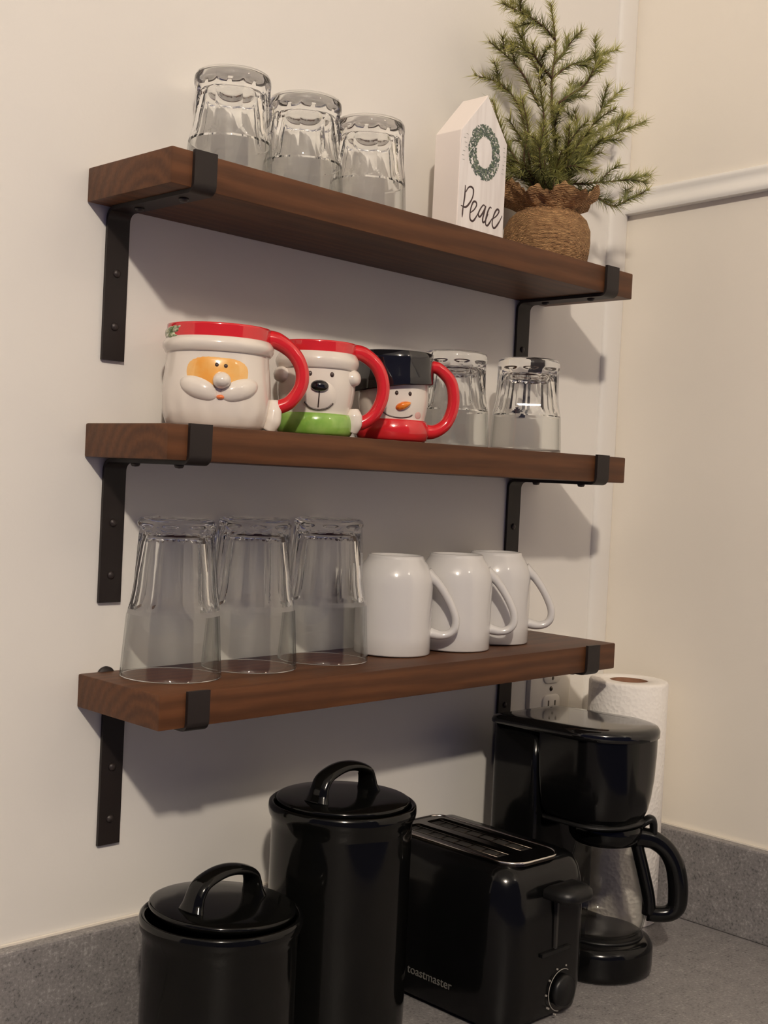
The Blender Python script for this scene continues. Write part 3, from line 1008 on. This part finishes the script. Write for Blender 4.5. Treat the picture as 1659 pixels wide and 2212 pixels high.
for k in range(900):
    a = R.uniform(0, 2 * PI)
    q = R.uniform(-0.0056, 0.0056)
    px, pz = wc[0] + (wr[0] + q) * math.cos(a), wc[1] + (wr[1] + q) * math.sin(a)
    d = a + PI / 2 + R.choice([-1, 1]) * R.uniform(0.2, 1.2)
    l_, wd_ = R.uniform(0.0020, 0.0046), R.uniform(0.0005, 0.0011)
    yy = -0.0004 - 0.0002 * R.random()
    c_, s_ = math.cos(d), math.sin(d)
    b0 = len(V)
    for u, v in ((-l_ / 2, 0), (0, wd_), (l_ / 2, 0), (0, -wd_)):
        V.append((px + u * c_ - v * s_, yy, pz + u * s_ + v * c_))
    V.append((px, yy - 0.00015, pz))
    F += [(b0, b0 + 1, b0 + 4), (b0 + 1, b0 + 2, b0 + 4), (b0 + 2, b0 + 3, b0 + 4), (b0 + 3, b0, b0 + 4)]
for k in range(14):
    side = k % 2
    px = R.uniform(0.0015, 0.008) if side else R.uniform(0.0605, 0.0675)
    pz = 0.078 + k * 0.0022
    b0 = len(V)
    l_ = R.uniform(0.002, 0.004)
    V += [(px, -0.0005, pz), (px + l_, -0.0005, pz - 0.0002), (px + l_, -0.0005, pz + 0.0001), (px, -0.0005, pz + 0.0003)]
    F.append((b0, b0 + 1, b0 + 2, b0 + 3))
o = link('wreath_print', V, F, M['leaf'], t, False)
o['label'] = 'printed green leaf wreath'
o['kind'] = 'stuff'

# ------------------------------------------------------------------ potted pine
px_, py_ = 0.6040, -0.0580
t = thing('potted_pine', 'small artificial pine in a burlap-wrapped pot on the top shelf', 'plant', (px_, py_, sz(1, px_) + 0.0004))


def lump(r, z, th, i):
    return r * (1 + 0.018 * math.sin(3 * th + z * 60) + 0.012 * math.sin(7 * th + 1 + z * 40) + 0.006 * math.sin(19 * th + z * 150))


link('burlap_pot', *lathe([(0, 0), (0.040, 0), (0.0445, 0.004), (0.0470, 0.016), (0.0478, 0.028), (0.0468, 0.040), (0.0420, 0.051), (0.0350, 0.0575), (0.0325, 0.0600), (0.0300, 0.0605), (0.0290, 0.056), (0, 0.055)], 96, lump), M['burlap'], t)
rp_ = [(0.0325, 0.0580), (0.0360, 0.0630), (0.0440, 0.0685), (0.0505, 0.0735), (0.0540, 0.0790), (0.0555, 0.0835)]
V, F = [], []
seg = 144
rows = []
for side in (0, 1):
    for i, (r, z) in (list(enumerate(rp_)) if side == 0 else list(reversed(list(enumerate(rp_))))):
        q = i / 5
        row = []
        for k in range(seg):
            th = 2 * PI * k / seg
            wv_ = math.sin(3 * th + 0.7) * 0.5 + math.sin(7 * th + 2.1) * 0.55 + 0.18 * math.sin(13 * th)
            rr = r + q * 0.0062 * wv_ + 0.0016 * math.sin(11 * th + 9 * q) - side * 0.0008
            zz = z + q * (0.0060 * math.sin(5 * th + 0.5 + 1.5 * wv_) + 0.0035 * math.sin(9 * th + 1)) - q * q * 0.004 * (1 + math.sin(2 * th)) + (0.0016 * math.sin(37 * th) * (i == 5))
            row.append(len(V))
            V.append((rr * math.cos(th), rr * math.sin(th), zz))
        rows.append(row)
for a, b in zip(rows, rows[1:] + rows[:1]):
    for k in range(seg):
        F.append((a[k], a[(k + 1) % seg], b[(k + 1) % seg], b[k]))
V = [(a, min(b, 0.0555), c) for a, b, c in V]
link('burlap_ruffle', V, F, M['burlap'], t)
V, F = tube(spline([(0.002, 0, 0.064), (-0.004, 0.0005, 0.071), (0.003, -0.001, 0.060)], 3), 0.001, 6)
cordV = [(0.0335 * math.cos(a), 0.0335 * math.sin(a), 0.0590 + 0.0006 * math.sin(5 * a)) for a in [2 * PI * k / 48 for k in range(49)]]
link('twine', *tube(cordV, 0.0010, 8, caps=False), M['burlap'], t)


def needles(path, parent, dens, ln, tip0=0.25):
    V, F, tint = [], [], []
    tot = sum((b - a).length for a, b in zip(path, path[1:]))
    cnt = max(8, int(tot * dens))
    acc = 0
    segs = []
    for a, b in zip(path, path[1:]):
        segs.append((acc, (b - a).length, a, b))
        acc += (b - a).length
    for k in range(cnt):
        q = R.uniform(0.03, 1.0)
        d = q * tot
        for s0, sl, a, b in segs:
            if s0 + sl >= d - 1e-9:
                break
        p = a.lerp(b, min(1, (d - s0) / max(sl, 1e-9)))
        tdir = (b - a).normalized()
        o_ = Vector((R.gauss(0, 1), R.gauss(0, 1), R.gauss(0, 1)))
        o_ = (o_ - tdir * o_.dot(tdir)).normalized()
        nd = (tdir * R.uniform(0.5, 1.3) + o_ * R.uniform(0.7, 1.1) + Vector((0, 0, 0.1))).normalized()
        l_ = ln * R.uniform(0.65, 1.2) * (1 - 0.25 * q)
        e = p + nd * l_
        if e.y + py_ > -0.002 or e.x + px_ > X1 - 0.004:
            continue
        s1 = nd.cross(Vector((0.3, 0.5, 0.8))).normalized() * 0.00040
        s2 = nd.cross(s1).normalized() * 0.00040
        b0 = len(V)
        V += [p + s1, p - s1 * 0.5 + s2 * 0.87, p - s1 * 0.5 - s2 * 0.87, e]
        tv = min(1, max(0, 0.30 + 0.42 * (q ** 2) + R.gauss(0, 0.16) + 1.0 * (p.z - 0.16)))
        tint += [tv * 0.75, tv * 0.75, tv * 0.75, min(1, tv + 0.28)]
        F += [(b0, b0 + 1, b0 + 3), (b0 + 1, b0 + 2, b0 + 3), (b0 + 2, b0, b0 + 3)]
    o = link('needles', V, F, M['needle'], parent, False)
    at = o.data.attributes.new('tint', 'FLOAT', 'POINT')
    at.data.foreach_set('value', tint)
    o['kind'] = 'stuff'
    return o


def branch(pts, r0, dens, ln, name='branch'):
    P = spline(pts, 6)
    P = [Vector((p.x, min(p.y, -0.004 - py_ - 0.004), p.z)) for p in P]
    V, F = tube(P, [r0, r0 * 0.75, r0 * 0.5, 0.0005], 7)
    b = link(name, V, F, M['bark'], t)
    needles(P, b, dens, ln)
    return P


for bi, pts in enumerate(BR):
    P3 = [Vector((a, b - py_, c)) for a, b, c in pts]
    P3 = [Vector(p) for p in P3]
    if bi == 0:
        P3 = [Vector((0, 0, 0.052))] + P3
    if P3[0].z < 0.13 and bi:
        P3 = [Vector((P3[0].x * 0.3, P3[0].y * 0.3, 0.056))] + P3
    main = branch(P3, 0.0016 if bi else 0.0026, 2900, 0.0190 if bi else 0.0165, 'branch' if bi else 'trunk')
    # short side sprigs
    if bi:
        for q in (0.45, 0.62, 0.78):
            k = int(q * (len(main) - 1))
            p = main[k]
            d = (main[k + 1] - main[k]).normalized()
            sd = d.cross(Vector((R.gauss(0, 1), R.gauss(0, 1), R.gauss(0, 1)))).normalized()
            e = p + (d * 0.7 + sd * 0.7 + Vector((0, 0, 0.15))).normalized() * R.uniform(0.018, 0.034)
            if e.z < 0.08:
                e.z = 0.08
            if e.y + py_ < -0.13 or R.random() < 0.25:
                continue
            branch([p, p.lerp(e, 0.5) + Vector((0, 0, 0.002)), e], 0.0009, 3000, 0.0165)
for k in range(10):      # dense low centre
    a = 2 * PI * k / 10 + 0.3
    e = Vector((0.045 * math.cos(a), 0.036 * math.sin(a) - 0.008, 0.118 + R.uniform(-0.008, 0.03)))
    branch([Vector((0.006 * math.cos(a), 0.006 * math.sin(a), 0.056)), e * 0.55 + Vector((0, 0, 0.036)), e], 0.0012, 2900, 0.0180)

# ------------------------------------------------------------------ canisters
def canister(x, y, h, label, lid_tilt, lid_off, hrot):
    t = thing('lidded_canister', label, 'canister', (x, y, 0.0004), 0, 'black canisters on the countertop')
    prof = [(0, 0), (0.056, 0), (0.0605, 0.002), (0.0625, 0.006), (0.0630, 0.02), (0.0630, h * 0.5), (0.0628, h - 0.022), (0.0632, h - 0.015), (0.0655, h - 0.011), (0.0664, h - 0.006), (0.0658, h - 0.0015), (0.0640, h), (0.0618, h - 0.0008), (0.0608, h - 0.004), (0.0598, h - 0.010), (0.0585, h - 0.02), (0.0585, 0.008), (0, 0.006)]
    link('canister_body', *lathe(prof, 112), M['canister'], t)
    lp = [(0, -0.0035), (0.050, -0.0035), (0.0570, -0.0030), (0.0588, -0.0010), (0.0598, 0.0012), (0.0594, 0.0030), (0.0575, 0.0036), (0.040, 0.0046), (0.02, 0.0052), (0, 0.0054)]
    lid = link('lid', *lathe(lp, 112), M['canister'], t)
    lid.location = (lid_off[0], lid_off[1], h + lid_off[2])
    lid.rotation_euler = (lid_tilt[0], lid_tilt[1], hrot)
    pts = [(-0.0375, 0, 0.0035), (-0.0355, 0, 0.0100), (-0.0330, 0, 0.0175), (-0.0270, 0, 0.0245), (-0.0130, 0, 0.0292), (0.0010, 0, 0.0305), (0.0160, 0, 0.0285), (0.0290, 0, 0.0235), (0.0335, 0, 0.0170), (0.0355, 0, 0.0100), (0.0375, 0, 0.0035)]
    V, F = tube(spline(pts, 6), [0.0062, 0.0050, 0.0046, 0.0046, 0.0046, 0.0046, 0.0046, 0.0046, 0.0046, 0.0050, 0.0062], 20, flat=2.1)
    link('lid_handle', V, F, M['canister'], lid)
    return t


canister(P_C1[0], P_C1[1], 0.1435, 'shorter black glazed canister at lower left, arched lid handle', (math.radians(1.6), math.radians(2.0), 0), (0.0012, 0.0005, 0.0025), math.radians(10))
canister(P_C2[0], P_C2[1], 0.2115, 'taller black glazed canister next to the toaster', (0, 0, 0), (0, 0, 0.0), math.radians(9))

# ------------------------------------------------------------------ toaster
tx0, tx1, ty0, ty1, th_ = 0.390, 0.525, -0.222, -0.030, 0.151
t = thing('toaster', 'black two-slot toaster with chrome-edged top, on the countertop', 'toaster', ((tx0 + tx1) / 2, (ty0 + ty1) / 2, 0.0004))
hw, hl = (tx1 - tx0) / 2, (ty1 - ty0) / 2
body = loft(-hw, hw, -hl, hl, (0.030, 0.030, 0.022, 0.022), [(0.008, 0.004), (0.004, 0.005), (0.0025, 0.012), (0.0, 0.030), (0.0, 0.060), (0.0008, 0.100), (0.0030, 0.126), (0.0065, 0.138), (0.0115, 0.1455), (0.0165, 0.149), (0.020, 0.1495)], 12)


def bow(V):
    out = []
    for a, b, c in V:
        if b < -hl + 0.04:
            b -= 0.006 * (1 - (a / hw) ** 2) * min(1, (-hl + 0.04 - b) / 0.04 + 0.0)
        out.append((a, b, c))
    return out


sharp(link('toaster_body', bow(body[0]), body[1], M['plastic'], t), 60)
for a in (-1, 1):
    for b in (-1, 1):
        V, F = lathe([(0, 0), (0.007, 0), (0.008, 0.002), (0.008, 0.006), (0, 0.006)], 20, center=(a * (hw - 0.018), b * (hl - 0.025)))
        link('foot', V, F, M['matplastic'], t)
# top plate with two slots
ph, pl = 0.0385, 0.084
outer = rrect(-ph, ph, -pl, pl - 0.006, (0.020, 0.020, 0.014, 0.014), 0, 8)
PO = -0.008
outer = [(a + PO, b - 0.004 * (1 - (a / ph) ** 2) * (1 if b < -pl + 0.03 else 0)) for a, b in outer]
import mathutils.geometry as mg


def plate_with_holes(outer, holes, z0, z1):
    polys = [[Vector((a, b, 0)) for a, b in outer]] + [[Vector((a, b, 0)) for a, b in reversed(h)] for h in holes]
    tris = mg.tessellate_polygon(polys)
    flat = [p for q in polys for p in q]
    n = len(flat)
    V = [(p.x, p.y, z1) for p in flat] + [(p.x, p.y, z0) for p in flat]
    F = [tuple(q) for q in tris] + [tuple(i + n for i in reversed(q)) for q in tris]
    k = 0
    for q in polys:
        m_ = len(q)
        for i in range(m_):
            F.append((k + i, k + (i + 1) % m_, k + (i + 1) % m_ + n, k + i + n))
        k += m_
    return V, F


holes = [rrect(sx_ - 0.0125, sx_ + 0.0125, -0.060, 0.066, (0.004,) * 4, 0, 3) for sx_ in (-0.0255, 0.0095)]
V, F = plate_with_holes(outer, holes, 0.1490, 0.1525)
link('top_plate', V, F, M['steel'], t, False)['label'] = 'dark metal top plate with two slots'
ring = [(a, b, 0.1522) for a, b in outer]
V, F = tube(ring + [ring[0]], 0.0013, 8, upv=(0, 0, 1), caps=False)
link('chrome_rim', V, F, M['chrome'], t)['label'] = 'chrome edge strip'
for sx_ in (-0.0255, 0.0095):
    g = [box(sx_ - 0.0125, sx_ + 0.0125, -0.060, 0.066, 0.1494, 0.1499)]
    link('slot_well', *g[0], M['slotdark'], t, False)
    gs = []
    for dx in (-0.0075, 0.0075):
        gs.append(tube([(sx_ + dx, -0.059, 0.1510), (sx_ + dx, 0.065, 0.1510)], 0.0007, 6))
    for k in range(7):
        yy = -0.05 + k * 0.0175
        gs.append(tube([(sx_ - 0.0122, yy, 0.1507), (sx_ + 0.0122, yy, 0.1507)], 0.0005, 6))
    link('guard_wire', *join(*gs), M['steel'], t)
# lever, track, tray gap, dial
fy = -hl - 0.0058
V, F = loft(-0.0185, 0.0275, fy - 0.030, fy + 0.004, (0.016, 0.016, 0.004, 0.004), [(0.003, 0.1205), (0.0008, 0.1215), (0.0, 0.1245), (0.001, 0.1290), (0.005, 0.1325), (0.012, 0.1340)], 8)
link('lever', V, F, M['matplastic'], t)
link('lever_track', *box(0.0025, 0.0055, fy - 0.0004, fy + 0.01, 0.0700, 0.1205), M['slotdark'], t, False)
V, F = box(-0.0170, 0.0260, fy - 0.0012, fy + 0.008, 0.0655, 0.0690)
V = [(a, b + 0.0065 * ((a - 0.0) / hw) ** 2, c) for a, b, c in V]
link('tray_lip', V, F, M['matplastic'], t, False)


def face_disc(cx, cz, r, y, depth, seg=48):
    V, F = lathe([(0, depth), (r * 0.9, depth), (r, depth * 0.6), (r, 0), (0, 0)], seg)
    return [(cx + a, y - c, cz + b) for a, b, c in V], F


dial_x, dial_z = 0.0170, 0.0275
V, F = face_disc(dial_x, dial_z, 0.0150, fy + 0.002, 0.007)
link('dial', V, F, M['matplastic'], t)
V, F = tube([(dial_x + 0.0195 * math.cos(a), fy + 0.0008 + 0.0055 * ((dial_x + 0.0195 * math.cos(a)) / hw) ** 2, dial_z + 0.0195 * math.sin(a)) for a in [math.radians(60 + 200 * k / 40) for k in range(41)]], 0.00035, 6)
gs = [(V, F)]
for a in (75, 110, 145, 180, 215, 250):
    c_, s_ = math.cos(math.radians(a)), math.sin(math.radians(a))
    xx = dial_x + 0.0228 * c_
    gs.append(box(xx - 0.0006, xx + 0.0006, fy + 0.0002 + 0.0055 * (xx / hw) ** 2, fy + 0.003, dial_z + 0.0228 * s_ - 0.0007, dial_z + 0.0228 * s_ + 0.0007))
link('dial_marking', *join(*gs), M['graytext'], t, False)


def text_mesh(name, s, size, material, parent, mw, extrude=0.0002):
    cu = bpy.data.curves.new(name, 'FONT')
    cu.body = s
    cu.size = size
    cu.extrude = extrude
    tmp = bpy.data.objects.new(name, cu)
    COL.objects.link(tmp)
    dg = bpy.context.evaluated_depsgraph_get()
    me = bpy.data.meshes.new_from_object(tmp.evaluated_get(dg))
    bpy.data.objects.remove(tmp)
    bpy.data.curves.remove(cu)
    me.transform(mw)
    me.materials.clear()
    me.materials.append(material)
    o = bpy.data.objects.new(name, me)
    COL.objects.link(o)
    o.parent = parent
    return o


# text on the side that faces -x: reads towards -y
mw = Matrix(((0, 0, -1, -hw - 0.0001), (-1, 0, 0, hl - 0.0760), (0, 1, 0, 0.0270), (0, 0, 0, 1)))
text_mesh('lettering', 'toastmaster', 0.0120, M['dimtext'], t, mw)['label'] = 'gray print reading toastmaster'

# ------------------------------------------------------------------ coffee maker
t = thing('coffee_maker', 'black drip coffee maker with glass carafe between toaster and paper towels', 'coffee maker', (0.6120, -0.1500, 0.0004))
mx0, mx1, my0, my1 = -0.060, 0.062, -0.064, 0.100


def cm_loft(x0, x1, y0, y1, rf_, rb_, rows, n=16):
    return loft(x0, x1, y0, y1, (rf_, rf_, rb_, rb_), rows, n)


V, F = cm_loft(-0.056, 0.058, -0.074, my1, 0.056, 0.014, [(0.0035, 0.0), (0.0005, 0.003), (0.0, 0.010), (0.0, 0.026), (0.0005, 0.0285), (0.0035, 0.0335), (0.009, 0.0350)])
sharp(link('base', V, F, M['plastic'], t), 50)
V, F = lathe([(0, 0.0378), (0.040, 0.0378), (0.044, 0.0372), (0.045, 0.0345), (0, 0.0345)], 64, center=(0.006, -0.016))
link('warming_plate', V, F, M['matplastic'], t)
V, F = cm_loft(mx0 + 0.006, mx1 - 0.004, 0.033, my1 - 0.002, 0.008, 0.014, [(0.001, 0.030), (0, 0.04), (0, 0.2), (0.0, 0.2455)], 6)
link('water_tank', V, F, M['plastic'], t)
V, F = cm_loft(mx0 + 0.004, mx1 - 0.002, my0, 0.036, 0.058, 0.010, [(0.016, 0.1560), (0.011, 0.1600), (0.0075, 0.1680), (0.005, 0.180), (0.0025, 0.200), (0.0012, 0.225), (0.001, 0.2455)])
sharp(link('brew_basket', V, F, M['plastic'], t), 50)
V, F = cm_loft(mx0 + 0.010, mx1 - 0.012, my0 + 0.008, 0.03, 0.046, 0.010, [(0.006, 0.1530), (0.0, 0.1545), (0.0, 0.1568)])
link('drip_guard', V, F, M['matplastic'], t)
V, F = cm_loft(mx0, mx1, my0 - 0.005, my1, 0.062, 0.016, [(0.003, 0.2445), (0.0, 0.2455), (0.0, 0.2515), (0.002, 0.2548), (0.008, 0.2565), (0.02, 0.2570)])
V = [(a, b, c - 0.0035 * max(0, min(1, (b - 0.02) / 0.08)) * (c > 0.2455)) for a, b, c in V]
link('lid', V, F, M['lidplastic'], t)
# carafe, resting on the warming plate
cx_, cy2 = 0.6180, -0.1660
t = thing('carafe', 'empty glass coffee carafe with black handle on the coffee maker', 'carafe', (cx_, cy2, 0.0388), math.radians(-45.6))
op = [(0, 0.0), (0.034, 0.0), (0.0405, 0.0018), (0.0445, 0.007), (0.0462, 0.016), (0.0462, 0.026), (0.0448, 0.036), (0.0412, 0.050), (0.0370, 0.064), (0.0330, 0.078), (0.0305, 0.090), (0.0298, 0.099)]
ip = [(r - 0.0016, z) for r, z in reversed(op[2:])]
ip[-1] = (0.0388, 0.0034)
ip += [(0.032, 0.0018), (0, 0.0018)]
link('carafe_glass', *lathe(op + ip, 96), M['carafe'], t)
link('collar', *lathe([(0.0290, 0.0930), (0.0325, 0.0935), (0.0345, 0.0955), (0.0372, 0.1000), (0.0385, 0.1060), (0.0385, 0.1120), (0.0370, 0.1135), (0.0340, 0.1150), (0.012, 0.1160), (0, 0.1160), (0, 0.1130), (0.026, 0.112), (0.0298, 0.1)], 64, close=False), M['plastic'], t)
hp_ = [(0.0320, 0, 0.0990), (0.0420, 0, 0.0985), (0.0530, 0, 0.0955), (0.0650, 0, 0.0870), (0.0740, 0, 0.0730), (0.0785, 0, 0.0560), (0.0800, 0, 0.0400), (0.0790, 0, 0.0270), (0.0720, 0, 0.0200), (0.0600, 0, 0.0180), (0.0490, 0, 0.0190)]
V, F = tube(spline(hp_, 6), [0.0120, 0.0105, 0.0098, 0.0098, 0.0102, 0.0106, 0.0106, 0.0100, 0.0090, 0.0086, 0.0086], 18, flat=0.95)
g1 = (V, F)
g2 = tube(spline([(0.0315, 0, 0.1010), (0.0360, 0, 0.0850), (0.0432, 0, 0.0600), (0.0492, 0, 0.0360), (0.0505, 0, 0.0180)], 6), [0.0075, 0.0066, 0.0066, 0.0068, 0.0075], 16, flat=1.15)
link('carafe_handle', *join(g1, g2), M['plastic'], t)
V, F = tube(spline([(0.036, 0, 0.111), (0.046, 0, 0.118), (0.050, 0, 0.115), (0.051, 0, 0.103)], 5), [0.004, 0.0045, 0.0042, 0.004], 12, flat=1.8)
link('lid_thumb_tab', V, F, M['matplastic'], t)

# ------------------------------------------------------------------ paper towels
t = thing('paper_towel_roll', 'white paper towel roll standing upright behind the coffee maker', 'paper towels', (0.7625, -0.0870, 0.0004))
rr_, ri_, hh_ = 0.0460, 0.0222, 0.2800
link('towel_sheets', *lathe([(ri_, 0.0), (rr_ - 0.001, 0), (rr_, 0.001), (rr_, hh_ - 0.003), (rr_ - 0.0012, hh_ - 0.0008), (rr_ - 0.004, hh_), (ri_ + 0.0008, hh_ - 0.0006), (ri_, hh_ - 0.002)], 112, close=True), M['paper'], t)
link('cardboard_core', *lathe([(ri_ - 0.0012, 0.0), (ri_, 0.0), (ri_, hh_ - 0.0015), (ri_ - 0.0012, hh_ - 0.0015)], 64, close=True), M['core'], t)
link('core_plug', *lathe([(0, hh_ - 0.0085), (ri_ - 0.0013, hh_ - 0.0085), (ri_ - 0.0013, hh_ - 0.010), (0, hh_ - 0.010)], 48), M['core'], t)

# ------------------------------------------------------------------ wall outlet
t = thing('wall_outlet', 'cream duplex wall outlet between coffee maker and lowest shelf', 'outlet', (0.7200, -0.0002, 0.2600))
V, F = loft(-0.0392, 0.0392, -0.060, 0.060, (0.004,) * 4, [(0, 0), (0, 0.003), (0.0012, 0.0052), (0.004, 0.0060)], 5)
o = link('cover_plate', [(a, -c, b) for a, b, c in V], F, M['plate'], t)
sharp(o, 40)
for cz in (-0.0205, 0.0205):
    V, F = loft(-0.0165, 0.0165, -0.0138, 0.0138, (0.0085,) * 4, [(0, 0.005), (0, 0.0072), (0.001, 0.0080)], 8)
    rc = link('receptacle', [(a, -c, b + cz) for a, b, c in V], F, M['plate'], t)
    for sx_, wz in ((-0.0062, 0.0042), (0.0062, 0.0036)):
        link('slot', *box(sx_ - 0.0011, sx_ + 0.0011, -0.0083, -0.0070, cz + 0.003 - wz, cz + 0.003 + wz), M['plateslot'], rc, False)
    V, F = lathe([(0, 0.0083), (0.0021, 0.0083), (0.0021, 0.007), (0, 0.007)], 16)
    link('ground_hole', [(a, -c, b + cz - 0.0075) for a, b, c in V], F, M['plateslot'], rc, False)
V, F = lathe([(0, 0.0075), (0.002, 0.0072), (0.003, 0.006), (0, 0.006)], 16)
link('screw', [(a, -c, b) for a, b, c in V], F, M['steel'], t)
